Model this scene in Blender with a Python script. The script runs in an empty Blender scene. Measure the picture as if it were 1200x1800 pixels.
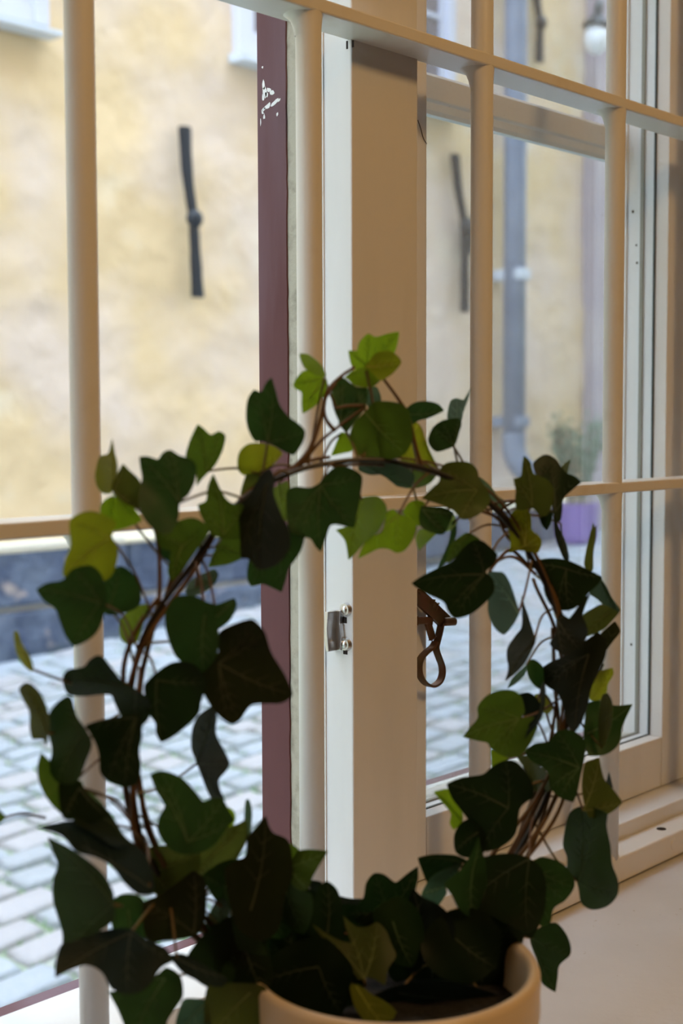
import bpy, bmesh, math, random
from mathutils import Vector, Matrix, noise
from mathutils.geometry import delaunay_2d_cdt
random.seed(7)
S = bpy.context.scene
COL = S.collection

# ---------------------------------------------------------------- camera
F = 2400.0                                   # focal length in pixels of the 1200 x 1800 frame
def _r(x, y): return Vector(((x-600)/F, -(y-900)/F, -1.0))
_X = _r(2810, 735).normalized()              # world X: along the window, to the right
_Z = -_r(720, 37416).normalized()            # world Z: up
_Y = _Z.cross(_X)                            # world Y: out of the window
ROT = Matrix((_X, _Y, _Z))
EYE = Vector((0, 0, 1.25))
def ray(x, y): return ROT @ _r(x, y)
def at(x, y, depth): return EYE + ray(x, y)*depth
def on(x, y, axis, v):
    d = ray(x, y); return EYE + d*((v-EYE[axis])/d[axis])
def proj(p):
    c = ROT.transposed() @ (Vector(p)-EYE)
    return 600+F*c.x/-c.z, 900-F*c.y/-c.z, -c.z

cam = bpy.data.cameras.new('camera')
cam_o = bpy.data.objects.new('camera', cam); COL.objects.link(cam_o)
M4 = ROT.to_4x4(); M4.translation = EYE
cam_o.matrix_world = M4
cam.sensor_fit = 'HORIZONTAL'; cam.sensor_width = 24.0; cam.lens = 48.0
cam.clip_start = .02; cam.clip_end = 200
cam.dof.use_dof = True; cam.dof.focus_distance = .93; cam.dof.aperture_fstop = 8.7
S.camera = cam_o

# ---------------------------------------------------------------- sky, exposure
w = bpy.data.worlds.new('sky'); S.world = w; w.use_nodes = True
bg = w.node_tree.nodes['Background']
bg.inputs[0].default_value = (.70, .85, 1.0, 1); bg.inputs[1].default_value = SKY = 6.7
S.view_settings.view_transform = 'Standard'; S.view_settings.look = 'None'
S.view_settings.gamma = 1; S.view_settings.use_curve_mapping = False
S.view_settings.exposure = 0.0
LAMP_POWER = 36.0
LAMP_AT = Vector((.45, -.75, 2.35))

# ---------------------------------------------------------------- helpers
def tag(o, label=None, cat=None, group=None, kind=None):
    if label: o['label'] = label
    if cat: o['category'] = cat
    if group: o['group'] = group
    if kind: o['kind'] = kind
    return o
def empty(name, loc=(0,0,0)):
    o = bpy.data.objects.new(name, None); COL.objects.link(o); o.location = loc
    o.empty_display_size = .05
    return o
def obj(name, bm, mats, parent=None, smooth=False):
    me = bpy.data.meshes.new(name)
    if isinstance(bm, bmesh.types.BMesh):
        bm.to_mesh(me); bm.free()
    else:
        me.from_pydata(bm[0], [], bm[1]); me.update()
    for m in (mats if isinstance(mats, (list, tuple)) else [mats]): me.materials.append(m)
    if smooth: me.polygons.foreach_set('use_smooth', [True]*len(me.polygons))
    o = bpy.data.objects.new(name, me); COL.objects.link(o)
    if parent:
        o.parent = parent
        o.matrix_parent_inverse = Matrix.Translation(parent.location).inverted()
    return o
def bevel(bm, w, seg=2):
    if w > 0:
        bmesh.ops.bevel(bm, geom=bm.edges[:], offset=w, segments=seg, affect='EDGES', profile=.5)
    return bm
def box(x0, x1, y0, y1, z0, z1, bv=0, bm=None, seg=2):
    b = bmesh.new()
    bmesh.ops.create_cube(b, size=1)
    for v in b.verts:
        v.co = Vector((x0+(v.co.x+.5)*(x1-x0), y0+(v.co.y+.5)*(y1-y0), z0+(v.co.z+.5)*(z1-z0)))
    bevel(b, bv, seg)
    if bm is None: return b
    me = bpy.data.meshes.new('t'); b.to_mesh(me); b.free(); bm.from_mesh(me); bpy.data.meshes.remove(me)
    return bm
def prism(poly, axis, a, b, bm=None, bv=0):
    """poly: 2D points; extruded along axis from a to b"""
    bb = bmesh.new()
    def P(p, t):
        return {0: (t, p[0], p[1]), 1: (p[0], t, p[1]), 2: (p[0], p[1], t)}[axis]
    v0 = [bb.verts.new(P(p, a)) for p in poly]; v1 = [bb.verts.new(P(p, b)) for p in poly]
    n = len(poly)
    bb.faces.new(v0); bb.faces.new(v1[::-1])
    for i in range(n): bb.faces.new((v0[i], v1[i], v1[(i+1) % n], v0[(i+1) % n]))
    bmesh.ops.recalc_face_normals(bb, faces=bb.faces)
    bevel(bb, bv)
    if bm is None: return bb
    me = bpy.data.meshes.new('t'); bb.to_mesh(me); bb.free(); bm.from_mesh(me); bpy.data.meshes.remove(me)
    return bm
def tube(pts, rad, seg=8, bm=None, cap=True):
    bm = bm or bmesh.new()
    pts = [Vector(p) for p in pts]; n = len(pts)
    if not isinstance(rad, (list, tuple)): rad = [rad]*n
    prev = None; rings = []
    up = Vector((0, 0, 1))
    for i, p in enumerate(pts):
        t = (pts[min(i+1, n-1)]-pts[max(i-1, 0)]).normalized()
        if prev is None:
            a = t.cross(up)
            if a.length < .1: a = t.cross(Vector((1, 0, 0)))
        else: a = prev - t*prev.dot(t)
        a.normalize(); prev = a; b = t.cross(a)
        rings.append([bm.verts.new(p+(a*math.cos(k*2*math.pi/seg)+b*math.sin(k*2*math.pi/seg))*rad[i]) for k in range(seg)])
    for r0, r1 in zip(rings, rings[1:]):
        for k in range(seg): bm.faces.new((r0[k], r0[(k+1) % seg], r1[(k+1) % seg], r1[k]))
    if cap:
        bm.faces.new(rings[0][::-1]); bm.faces.new(rings[-1])
    return bm
def lathe(prof, c, seg=48, bm=None):
    bm = bm or bmesh.new()
    rings = []
    for r, z in prof:
        rings.append([bm.verts.new((c[0]+r*math.cos(k*2*math.pi/seg), c[1]+r*math.sin(k*2*math.pi/seg), c[2]+z)) for k in range(seg)])
    for r0, r1 in zip(rings, rings[1:]):
        for k in range(seg): bm.faces.new((r0[k], r0[(k+1) % seg], r1[(k+1) % seg], r1[k]))
    return bm
def smooth_path(pts, k=6):
    P = [Vector(p) for p in pts]; out = []
    n = len(P)
    for i in range(n-1):
        p0, p1, p2, p3 = P[max(i-1, 0)], P[i], P[i+1], P[min(i+2, n-1)]
        for j in range(k):
            t = j/k
            out.append(.5*((2*p1)+(p2-p0)*t+(2*p0-5*p1+4*p2-p3)*t*t+(3*p1-p0-3*p2+p3)*t**3))
    out.append(P[-1]); return out

# ---------------------------------------------------------------- materials
def mat(name, col, rough=.5, col2=None, nscale=8, ndetail=6, lo=.4, hi=.6, bump=0, bscale=60, metal=0, spec=.5,
        coat=0, stretch=None, col3=None, n3=3, lo3=.55, hi3=.7, bdist=.01):
    m = bpy.data.materials.new(name); m.use_nodes = True
    nt = m.node_tree; N = nt.nodes; L = nt.links
    b = N['Principled BSDF']
    b.inputs['Base Color'].default_value = (*col, 1)
    b.inputs['Roughness'].default_value = rough; b.inputs['Metallic'].default_value = metal
    b.inputs['Specular IOR Level'].default_value = spec; b.inputs['Coat Weight'].default_value = coat
    tc = N.new('ShaderNodeTexCoord'); mp = N.new('ShaderNodeMapping'); L.new(tc.outputs['Object'], mp.inputs[0])
    if stretch: mp.inputs['Scale'].default_value = stretch
    def layer(prev, c2, sc, lo, hi):
        n = N.new('ShaderNodeTexNoise'); n.inputs['Scale'].default_value = sc; n.inputs['Detail'].default_value = ndetail
        L.new(mp.outputs[0], n.inputs['Vector'])
        r = N.new('ShaderNodeMapRange'); r.inputs[1].default_value = lo; r.inputs[2].default_value = hi
        L.new(n.outputs['Fac'], r.inputs[0])
        x = N.new('ShaderNodeMix'); x.data_type = 'RGBA'
        L.new(r.outputs[0], x.inputs[0])
        if prev is None: x.inputs[6].default_value = (*col, 1)
        else: L.new(prev, x.inputs[6])
        x.inputs[7].default_value = (*c2, 1)
        return x.outputs[2]
    c = None
    if col2: c = layer(None, col2, nscale, lo, hi)
    if col3: c = layer(c, col3, n3, lo3, hi3)
    if c: L.new(c, b.inputs['Base Color'])
    if bump:
        n = N.new('ShaderNodeTexNoise'); n.inputs['Scale'].default_value = bscale; n.inputs['Detail'].default_value = 6
        L.new(mp.outputs[0], n.inputs['Vector'])
        bp = N.new('ShaderNodeBump'); bp.inputs['Strength'].default_value = bump; bp.inputs['Distance'].default_value = bdist
        L.new(n.outputs['Fac'], bp.inputs['Height']); L.new(bp.outputs[0], b.inputs['Normal'])
    return m
WHITE = mat('white_paint', (.70, .715, .73), .42, (.64, .655, .665), 30, lo=.45, hi=.8, bump=.15, bscale=90, bdist=.002, stretch=(1, 1, .25))
GRILLE = mat('white_enamel_iron', (.72, .72, .71), .3, (.66, .64, .60), 25, lo=.6, hi=.75, bump=.06, bscale=120, bdist=.001)
BARE = mat('old_putty', (.40, .375, .30), .8, (.28, .26, .20), 90, lo=.5, hi=.7, bump=.4, bscale=300, bdist=.002)
PURPLE = mat('oxblood_paint', (.095, .035, .037), .7, (.15, .095, .115), 11, lo=.42, hi=.62, spec=.3, bump=.2, bscale=80, bdist=.002,
             stretch=(1, 1, .15))
GASKET = mat('dark_gasket', (.03, .04, .04), .5)
SPACER = mat('spacer_strip', (.20, .20, .17), .5)
WEATHER = mat('weathered_paint', (.50, .50, .46), .7, (.26, .27, .24), 120, lo=.5, hi=.68, bump=.4, bscale=200, bdist=.002, stretch=(.3, 1, 1))
SILL = mat('worn_sill_paint', (.62, .625, .65), .55, (.54, .54, .555), 7, lo=.45, hi=.75, bump=.15, bscale=150, bdist=.002,
           col3=(.42, .38, .33), n3=160, lo3=.70, hi3=.76)
PLASTER = mat('room_plaster', (.42, .34, .25), .8, bump=.1)
WOOD = mat('floor_boards', (.22, .13, .07), .5, (.15, .08, .04), 5, stretch=(1, 8, 1))
STUCCO = mat('ochre_stucco', (.76, .585, .37), .9, (.75, .62, .54), 1.1, lo=.40, hi=.60, bump=.45, bscale=6, bdist=.045,
             col3=(.80, .73, .63), n3=1.7, lo3=.58, hi3=.78)
OURWALL = mat('pale_stucco', (.62, .55, .45), .9, bump=.3, bscale=20)
GRANITE = mat('slate_blue_stone', (.075, .10, .175), .8, (.16, .20, .29), 5, lo=.4, hi=.7, bump=.9, bscale=9, bdist=.05,
              col3=(.42, .36, .36), n3=7, lo3=.60, hi3=.70)
MORTAR = mat('lime_mortar', (.45, .43, .40), .9, bump=.4, bscale=30)
SETTS = [mat('cobble_stone_%s' % n, c, .55, c2, 14, lo=.4, hi=.65, bump=.4, bscale=40, bdist=.01) for n, c, c2 in
         (('blue', (.37, .42, .50), (.42, .46, .53)), ('grey', (.40, .43, .49), (.35, .39, .45)), ('pink', (.42, .42, .47), (.46, .45, .48)))]
MOSS = mat('mossy_joint_soil', (.22, .34, .15), .9, (.42, .45, .42), 9, lo=.35, hi=.6, bump=.4, bscale=60)
GRASS = mat('grass_blades', (.17, .34, .11), .7)
IRON = mat('black_wrought_iron', (.015, .02, .032), .45, bump=.2, bscale=30)
PIPE = mat('blue_grey_painted_metal', (.17, .21, .31), .45, (.22, .26, .36), 4)
ZINC = mat('pale_zinc', (.62, .68, .80), .35)
FARFRAME = mat('pale_blue_window_paint', (.62, .64, .78), .5)
FARGLASS = mat('far_window_glass', (.16, .14, .17), .12, spec=.8)
MAUVE = mat('mauve_painted_stone', (.42, .36, .42), .8, (.48, .42, .46), 3)
BRONZE = mat('aged_bronze', (.13, .095, .06), .42, (.16, .085, .06), 60, lo=.4, hi=.6, metal=.75)
STEEL = mat('zinc_plated_steel', (.62, .62, .63), .28, metal=1, bump=.1, bscale=200, bdist=.001)
HOLE = mat('dark_hole', (.015, .008, .006), .9)
POT = mat('cream_glazed_ceramic', (.72, .60, .44), .35, (.66, .54, .38), 6)
SOIL = mat('potting_soil', (.004, .0035, .003), .95, (.008, .007, .005), 60, bump=.8, bscale=90)
WIRE = mat('black_plastic_wire', (.008, .008, .009), .35)
STEM = mat('brown_vine_stem', (.085, .040, .014), .55, (.11, .060, .020), 40)
STALK = mat('reddish_leaf_stalk', (.10, .05, .028), .5, (.15, .11, .03), 30)
PLUM = mat('purple_planter_glaze', (.27, .17, .52), .4)
SHRUB = mat('lavender_green_leaves', (.16, .24, .17), .7)
def glass_mat(dust=.035):
    m = bpy.data.materials.new('dusty_window_glass'); m.use_nodes = True
    nt = m.node_tree; N = nt.nodes; L = nt.links
    N.remove(N['Principled BSDF']); out = N['Material Output']
    tr = N.new('ShaderNodeBsdfTransparent'); tr.inputs[0].default_value = (.945, .958, .968, 1)
    gl = N.new('ShaderNodeBsdfGlossy'); gl.inputs['Roughness'].default_value = .02
    fr = N.new('ShaderNodeFresnel'); fr.inputs[0].default_value = 1.45
    ge = N.new('ShaderNodeNewGeometry'); inv = N.new('ShaderNodeMath'); inv.operation = 'SUBTRACT'; inv.inputs[0].default_value = 1
    L.new(ge.outputs['Backfacing'], inv.inputs[1]); mu = N.new('ShaderNodeMath'); mu.operation = 'MULTIPLY'
    L.new(fr.outputs[0], mu.inputs[0]); L.new(inv.outputs[0], mu.inputs[1])
    mx = N.new('ShaderNodeMixShader'); L.new(mu.outputs[0], mx.inputs[0]); L.new(tr.outputs[0], mx.inputs[1]); L.new(gl.outputs[0], mx.inputs[2])
    df = N.new('ShaderNodeBsdfDiffuse'); df.inputs[0].default_value = (.7, .7, .68, 1)
    tl = N.new('ShaderNodeBsdfTranslucent'); tl.inputs[0].default_value = (.7, .7, .68, 1)
    ad = N.new('ShaderNodeMixShader'); L.new(df.outputs[0], ad.inputs[1]); L.new(tl.outputs[0], ad.inputs[2])
    tc = N.new('ShaderNodeTexCoord'); n = N.new('ShaderNodeTexNoise'); n.inputs['Scale'].default_value = 600; n.inputs['Detail'].default_value = 2
    L.new(tc.outputs['Object'], n.inputs['Vector'])
    r = N.new('ShaderNodeMapRange'); r.inputs[1].default_value = .70; r.inputs[2].default_value = .78
    r.inputs[3].default_value = dust; r.inputs[4].default_value = .35
    L.new(n.outputs['Fac'], r.inputs[0])
    m2 = N.new('ShaderNodeMixShader'); L.new(r.outputs[0], m2.inputs[0]); L.new(mx.outputs[0], m2.inputs[1]); L.new(ad.outputs[0], m2.inputs[2])
    L.new(m2.outputs[0], out.inputs[0])
    return m
GLASS = glass_mat()
def leaf_mat(name, refl, trans, rough=.45, spec=.11):
    m = bpy.data.materials.new(name); m.use_nodes = True
    nt = m.node_tree; N = nt.nodes; L = nt.links
    b = N['Principled BSDF']; out = N['Material Output']
    tc = N.new('ShaderNodeTexCoord'); n = N.new('ShaderNodeTexNoise'); n.inputs['Scale'].default_value = 60; n.inputs['Detail'].default_value = 5
    L.new(tc.outputs['Object'], n.inputs['Vector'])
    def var(c, k):
        x = N.new('ShaderNodeMix'); x.data_type = 'RGBA'; L.new(n.outputs['Fac'], x.inputs[0])
        x.inputs[6].default_value = (*[v*(1-k) for v in c], 1); x.inputs[7].default_value = (*[v*(1+k) for v in c], 1)
        return x.outputs[2]
    L.new(var(refl, .35), b.inputs['Base Color']); b.inputs['Roughness'].default_value = rough; b.inputs['Specular IOR Level'].default_value = spec
    t = N.new('ShaderNodeBsdfTranslucent'); L.new(var(trans, .3), t.inputs[0])
    a = N.new('ShaderNodeAddShader'); L.new(b.outputs[0], a.inputs[0]); L.new(t.outputs[0], a.inputs[1]); L.new(a.outputs[0], out.inputs[0])
    bp = N.new('ShaderNodeBump'); bp.inputs['Strength'].default_value = .25; bp.inputs['Distance'].default_value = .001
    n2 = N.new('ShaderNodeTexNoise'); n2.inputs['Scale'].default_value = 160; L.new(tc.outputs['Object'], n2.inputs['Vector'])
    L.new(n2.outputs['Fac'], bp.inputs['Height']); L.new(bp.outputs[0], b.inputs['Normal'])
    return m
# tone: (reflected, transmitted) leaf colours: young thin and pale, old thick and dark, with some light and shade painted in
TONES = {
 'L': ((.055, .10, .010), (.125, .20, .006)),    # bright young green
 'Y': ((.070, .085, .010), (.145, .165, .006)),  # yellow-olive young
 'G': ((.024, .048, .008), (.040, .070, .006)),  # mid green
 'O': ((.028, .038, .009), (.042, .052, .008)),  # olive
 'M': ((.012, .030, .011), (.012, .030, .006)),  # dark green
 'T': ((.034, .070, .050), (.025, .055, .032)),  # grey-green, sheen of glossy leaves painted into the colour
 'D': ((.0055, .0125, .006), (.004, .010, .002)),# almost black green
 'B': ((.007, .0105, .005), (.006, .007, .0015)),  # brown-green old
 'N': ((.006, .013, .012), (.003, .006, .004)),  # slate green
}
TN = {'L': 'young_leaf_green', 'Y': 'young_leaf_yellow', 'G': 'mid_leaf_green', 'O': 'olive_leaf', 'M': 'dark_leaf_green',
      'T': 'grey_sheen_leaf', 'D': 'black_green_leaf', 'B': 'brown_green_leaf', 'N': 'slate_green_leaf'}
LEAFM = {k: leaf_mat(TN[k], *v) for k, v in TONES.items()}
VEINM = {k: leaf_mat(TN[k]+'_vein', tuple(min(1, c*3.0+.032) for c in v[0]), tuple(c*.8 for c in v[1]), .5) for k, v in TONES.items()}

# ================================================================ ROOM (behind the camera, closes off the sky)
def struct(name, bm, m, label=None, parent=None):
    o = obj(name, bm, m, parent)
    if not parent: o['kind'] = 'structure'
    if label: o['label'] = label
    return o
def quadbox(name, a, m, label): return struct(name, box(*a), m, label)
quadbox('floor', (-2.6, 4.2, -4.2, .2, -.15, 0), WOOD, 'dark board floor of the room behind the camera')
quadbox('ceiling', (-2.6, 4.2, -4.2, .2, 2.9, 3.0), PLASTER, 'plain ceiling of the room behind the camera')
quadbox('wall_back', (-2.6, 4.2, -4.2, -4.1, 0, 2.9), PLASTER, 'plain back wall of the room behind the camera')
quadbox('wall_left', (-2.6, -2.5, -4.1, .2, 0, 2.9), PLASTER, 'plain left wall of the room')
quadbox('wall_right', (4.1, 4.2, -4.1, .2, 0, 2.9), PLASTER, 'plain right wall of the room')
b = bmesh.new()
prism([(-14, .715), (.225, .715), (.225, .60), (-.02, .15), (-14, .15)], 2, -1.2, 11, b)
prism([(1.215, .715), (26, .715), (26, .15), (1.47, .15), (1.215, .60)], 2, -1.2, 11, b)
prism([(.15, 2.22), (.15, 11), (.715, 11), (.715, 2.06), (.60, 2.06)], 0, -.03, 1.48, b)
prism([(.15, -1.2), (.715, -1.2), (.715, .84), (.60, .84), (.60, .82), (.15, .82)], 0, -.03, 1.48, b)
struct('wall_front', b, OURWALL, 'thick plastered wall around the window niche')
b = prism([(.10, .82), (.10, .857), (.11, .867), (.606, .867), (.606, .82)], 0, -.045, 1.50)
struct('trim_1', b, SILL, 'pale worn painted windowsill below the white grille')

# ================================================================ WINDOW
YF, YS, YG, YO = .606, .640, .654, .7024       # front of frame, front of sash, inner pane, outer edge of frame
XM0, XM1 = .6703, .7383                        # mullion
XS1 = .790; XJ = 1.1435                        # glass from / to
ZB, ZT = .867, 2.06
W1 = empty('window_1', (.715, .65, .867)); W1['kind'] = 'structure'
W1['label'] = 'old two-light window with white inner frame and oxblood outer edge, left light open'
# mullion: white inner body, putty rebate, oxblood outer edge
def part(name, bm, m, parent=W1, label=None, smooth=False):
    o = obj(name, bm, m, parent, smooth)
    if label: o['label'] = label
    return o
YM = .606
mull = part('mullion', box(XM0, XM1, YM, .6574, ZB, ZT, .0012), WHITE)
part('cover_bead', box(XM0-.0010, XM0+.01, .6307, .6322, .905, ZT), WHITE)
part('putty_strip', box(XM0+.0008, XM1, .6574, .6662, ZB, ZT), BARE, label='bare grey putty strip along the mullion')
# oxblood edge with chipped notches
b = bmesh.new(); zs = []
z = ZB
rr = random.Random(3)
while z < ZT:
    zs.append(z); z += rr.uniform(.004, .012)
vs = []
for z in zs:
    e = .6657 + rr.uniform(-.0004, .0004) + (.0012 if (.905 < z < .955) else 0)*-1
    vs.append((b.verts.new((XM0-.0006, e, z)), b.verts.new((XM0-.0006, .6933, z)), b.verts.new((XM0+.03, .6933, z)), b.verts.new((XM0+.03, e, z))))
for p, q in zip(vs, vs[1:]):
    for k in range(4): b.faces.new((p[k], p[(k+1) % 4], q[(k+1) % 4], q[k]))
b.faces.new(vs[-1]); b.faces.new(vs[0][::-1])
bmesh.ops.recalc_face_normals(b, faces=b.faces)
ox = part('outer_edge', b, PURPLE, mull, 'oxblood painted outer edge of the mullion, chipped near the top')
# chipped paint flakes on the oxblood edge
rr = random.Random(11)
b = bmesh.new()
def chip(px, py, w, h, ang):
    c = on(px, py, 0, XM0-.0008)
    n = 9; vv = []
    for k in range(n):
        a = k*2*math.pi/n; r = rr.uniform(.55, 1.1)
        u = math.cos(a)*w*r; v = math.sin(a)*h*r
        du = u*math.cos(ang)-v*math.sin(ang); dv = u*math.sin(ang)+v*math.cos(ang)
        vv.append(b.verts.new((c.x, c.y-du, c.z+dv)))
    b.faces.new(vv)
for px, py, w, h, a in [(463, 150, .0016, .004, .1), (465, 160, .0022, .005, 0), (472, 158, .003, .0022, -.5), (478, 163, .003, .0018, -.3),
                        (462, 172, .0013, .003, 0), (470, 187, .0042, .0018, .5), (482, 181, .0045, .002, .6), (490, 176, .002, .0012, .6),
                        (461, 197, .0012, .0022, .3), (464, 205, .001, .0022, 0), (487, 201, .0014, .0016, -.4), (458, 215, .0006, .003, 0),
                        (461, 118, .0008, .001, 0), (463, 192, .0022, .0016, .4), (468, 166, .002, .0022, .2)]:
    chip(px, py, w, h, a)
part('paint_chip', b, WHITE, mull, 'white patch where the oxblood paint has flaked off')
# frame: head, ledges, side jambs
part('frame_ledge', box(.225, 1.215, YF, YS+.035, ZB, .9035, .0012), WHITE, label='white moulded ledge along the bottom of the window frame')
part('frame_jamb', box(.225, .262, YF, .676, .9035, ZT, .001), WHITE)
part('frame_jamb', box(1.192, 1.215, YF, .70, .9035, ZT, .001), WHITE)
part('frame_head', box(.225, 1.215, YF, .70, 2.02, ZT+.01, .001), WHITE)
# sill of the open light: white board, oxblood outer edge
part('outer_sill', box(.225, XM0, .675, .6905, ZB-.01, .8890), WHITE, label='white outer sill of the open left light')
part('outer_sill_edge', box(.225, XM0, .6905, .7135, ZB-.02, .8895, .001), PURPLE, label='oxblood edge of the outer sill')
part('jamb_edge', box(.225, .258, .676, YO, .889, ZT), PURPLE)
# fixed right light: sash with rails, stiles and two panes
SA = empty('sash', (.95, .65, .905)); SA.parent = W1; SA.matrix_parent_inverse = Matrix.Translation(W1.location).inverted()
def sp(name, bm, m, label=None, smooth=False):
    o = obj(name, bm, m, None, smooth); o.parent = SA
    o.matrix_parent_inverse = Matrix.Translation(SA.location).inverted()
    if label: o['label'] = label
    return o
sp('sash_stile', box(.742, XS1, YS, .668, .9045, 2.02, .0008), WHITE)
sp('sash_stile', box(XJ, 1.192, YS, .668, .9045, 2.02, .0008), WHITE)
sp('sash_rail', box(XS1+.0008, XJ-.0008, YS, YG, .9045, .9520, .001), WHITE)
sp('sash_rail', box(XS1, XJ, YS, .668, 1.95, 2.02, .001), WHITE)
sp('inner_bead', box(XS1, XJ, YG+.003, .6645, .90, .9515), WHITE)
sp('gasket', box(XS1, XJ, YG-.001, YG+.0015, .948, .9527), GASKET)
sp('gasket', box(XJ-.0016, XJ+.001, YG-.001, YG+.0008, .95, 1.97), GASKET)
sp('spacer', box(XJ-.0025, XJ+.001, .6650, .6683, .95, 1.97), SPACER)
sp('spacer', box(XS1, XJ, .6650, .6683, .948, .9530), SPACER)
sp('glass_pane', box(XS1-.002, XJ+.002, YG-.0004, YG+.0004, .945, 1.96), GLASS, 'inner glass pane, slightly dusty')
# outer sash seen through the glass
OS = empty('outer_sash', (.95, .68, .905)); OS.parent = W1; OS.matrix_parent_inverse = Matrix.Translation(W1.location).inverted()
def op(name, bm, m, label=None):
    o = obj(name, bm, m, None); o.parent = OS
    o.matrix_parent_inverse = Matrix.Translation(OS.location).inverted()
    if label: o['label'] = label
    return o
op('stile', box(XJ-.0010, 1.192, .6683, .682, .90, 2.02), WHITE)
op('stile', box(XJ-.0035, 1.192, .6822, .700, .90, 2.02, .001), WHITE)
op('stile', box(.742, XS1-.004, .6683, .700, .90, 2.02, .001), WHITE)
op('bottom_rail', box(XS1-.004, XJ, .6686, .7005, .885, .9505, .0008), WEATHER, 'grey weathered bottom rail outside the pane')
op('bottom_rail_edge', box(XS1-.004, XJ, .7006, .7125, .885, .9500, .0008), PURPLE, 'thin oxblood line on the outer edge')
op('glass_pane', box(XS1-.004, XJ, .6935, .6943, .945, 2.0), GLASS, 'outer glass pane')
gp = [(.6845, 1.5035), (.6845, 1.5205), (.686, 1.5228), (.6965, 1.5240), (.6965, 1.4925), (.690, 1.4925), (.688, 1.4955), (.687, 1.5010), (.685, 1.5025)]
op('glazing_bar', prism(gp, 0, XS1-.004, XJ), WHITE, 'grey-white horizontal glazing bar')

# striking plate on the inner edge of the mullion (zinc plated)
KP = empty('lock_keeper', tuple(on(600, 1102, 0, XM0))); KP.parent = W1; KP.matrix_parent_inverse = Matrix.Translation(W1.location).inverted()
KP['label'] = 'shiny zinc lock keeper screwed to the white mullion edge'
def kp(name, bm, m, smooth=False):
    o = obj(name, bm, m, None, smooth); o.parent = KP; o.matrix_parent_inverse = Matrix.Translation(KP.location).inverted(); return o
def xp(px, py, dx=0): p = on(px, py, 0, XM0+dx); return (p.y, p.z)
pz = [xp(*p) for p in [(587, 1072), (578, 1100), (574, 1103), (583, 1128), (588, 1143), (604, 1142), (606, 1118), (603, 1092), (604, 1072)]]
kp('keeper_plate', prism(pz, 0, XM0-.0035, XM0, bv=.0004), STEEL)
pz = [xp(px+9, py) for px, py in [(583, 1072), (581, 1088), (578, 1103), (581, 1118), (585, 1142), (590, 1142), (588, 1118), (587, 1103), (588, 1088), (589, 1072)]]
kp('keeper_hook', prism(pz, 0, XM0-.012, XM0-.001, bv=.0005), STEEL)
for px, py in ((609, 1071), (609, 1132)):
    c = on(px, py, 0, XM0)
    b = bmesh.new()
    bmesh.ops.create_cone(b, cap_ends=True, segments=24, radius1=.0048, radius2=.0040, depth=.003)
    bmesh.ops.rotate(b, verts=b.verts, matrix=Matrix.Rotation(-math.pi/2, 3, 'Y'))
    bmesh.ops.translate(b, verts=b.verts, vec=(XM0-.0012, c.y, c.z)); kp('screw_lug', b, STEEL, False)
    b = bmesh.new(); bmesh.ops.create_uvsphere(b, u_segments=14, v_segments=8, radius=.0026)
    bmesh.ops.scale(b, verts=b.verts, vec=(.5, 1, 1))
    bmesh.ops.translate(b, verts=b.verts, vec=(XM0-.0028, c.y, c.z)); kp('screw', b, STEEL, True)
for px, py in ((606, 1090), (607, 1145)):
    c = on(px, py, 0, XM0); kp('screw_hole', box(XM0-.0004, XM0+.0002, c.y-.0018, c.y+.0018, c.z-.002, c.z+.002, .0001), HOLE)
for px, py, h in ((610, 79, .0026), (620, 77, .0022)):
    c = on(px, py, 0, XM0); part('nail_hole', box(XM0-.0003, XM0+.0002, c.y-.0007, c.y+.0007, c.z-h, c.z+h), HOLE)

for px, py, r in ((1112, 372, .0011), (1109, 1133, .0010), (1118, 431, .0008), (1119, 462, .0009)):
    c = on(px, py, 0, XJ-.0012); op('nail_hole', box(XJ-.0013, XJ-.0008, c.y-r, c.y+r, c.z-r*1.2, c.z+r*1.2), HOLE)

# bronze hasp on the sash stile with its hanging loop
LT = empty('window_latch', (.785, .635, 1.14)); LT.parent = W1; LT.matrix_parent_inverse = Matrix.Translation(W1.location).inverted()
LT['label'] = 'aged bronze window latch with a hanging teardrop loop'
def lt(name, bm, m=BRONZE, smooth=False):
    o = obj(name, bm, m, None, smooth); o.parent = LT; o.matrix_parent_inverse = Matrix.Translation(LT.location).inverted(); return o
YL = .632
def lp(px, py, y=YL): return on(px, py, 1, y)
def bar(name, p, q, wd, th, ya=YL, yb=YL):
    """flat bar from pixel p (at y=ya) to q (at y=yb) as a real box"""
    a = lp(*p, ya); c = lp(*q, yb); d = (c-a); Lh = d.length; d.normalize()
    n = Vector((0, -1, 0)); n = (n-d*n.dot(d)).normalized(); s = d.cross(n)
    b = bmesh.new(); bmesh.ops.create_cube(b, size=1)
    for v in b.verts:
        co = v.co.copy(); v.co = a+d*((co.x+.5)*Lh)+s*(co.y*wd)+n*(co.z*th)
    bevel(b, min(wd, th)*.18); return lt(name, b)
bar('hasp_plate', (728, 1048), (776, 1094), .0060, .0030, YL, YL-.002)
bar('hasp_plate', (738, 1042), (786, 1088), .0042, .0030, YL+.003, YL+.001)
bar('hasp_arm', (730, 1091), (756, 1090), .0052, .004)
bar('hasp_tongue', (750, 1090), (760, 1122), .0058, .0028)
bar('hasp_tongue', (758, 1060), (765, 1066), .005, .004, YL-.001, YL-.001)
bar('hasp_hook', (736, 1038), (744, 1052), .0025, .003)
a = lp(776, 1093); c = lp(800, 1092, YL-.004)
b = tube([a, a.lerp(c, .5), c-(c-a)*.05, c], [.0033, .0033, .0033, .0026], 16); lt('pivot_pin', b, smooth=True)
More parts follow.
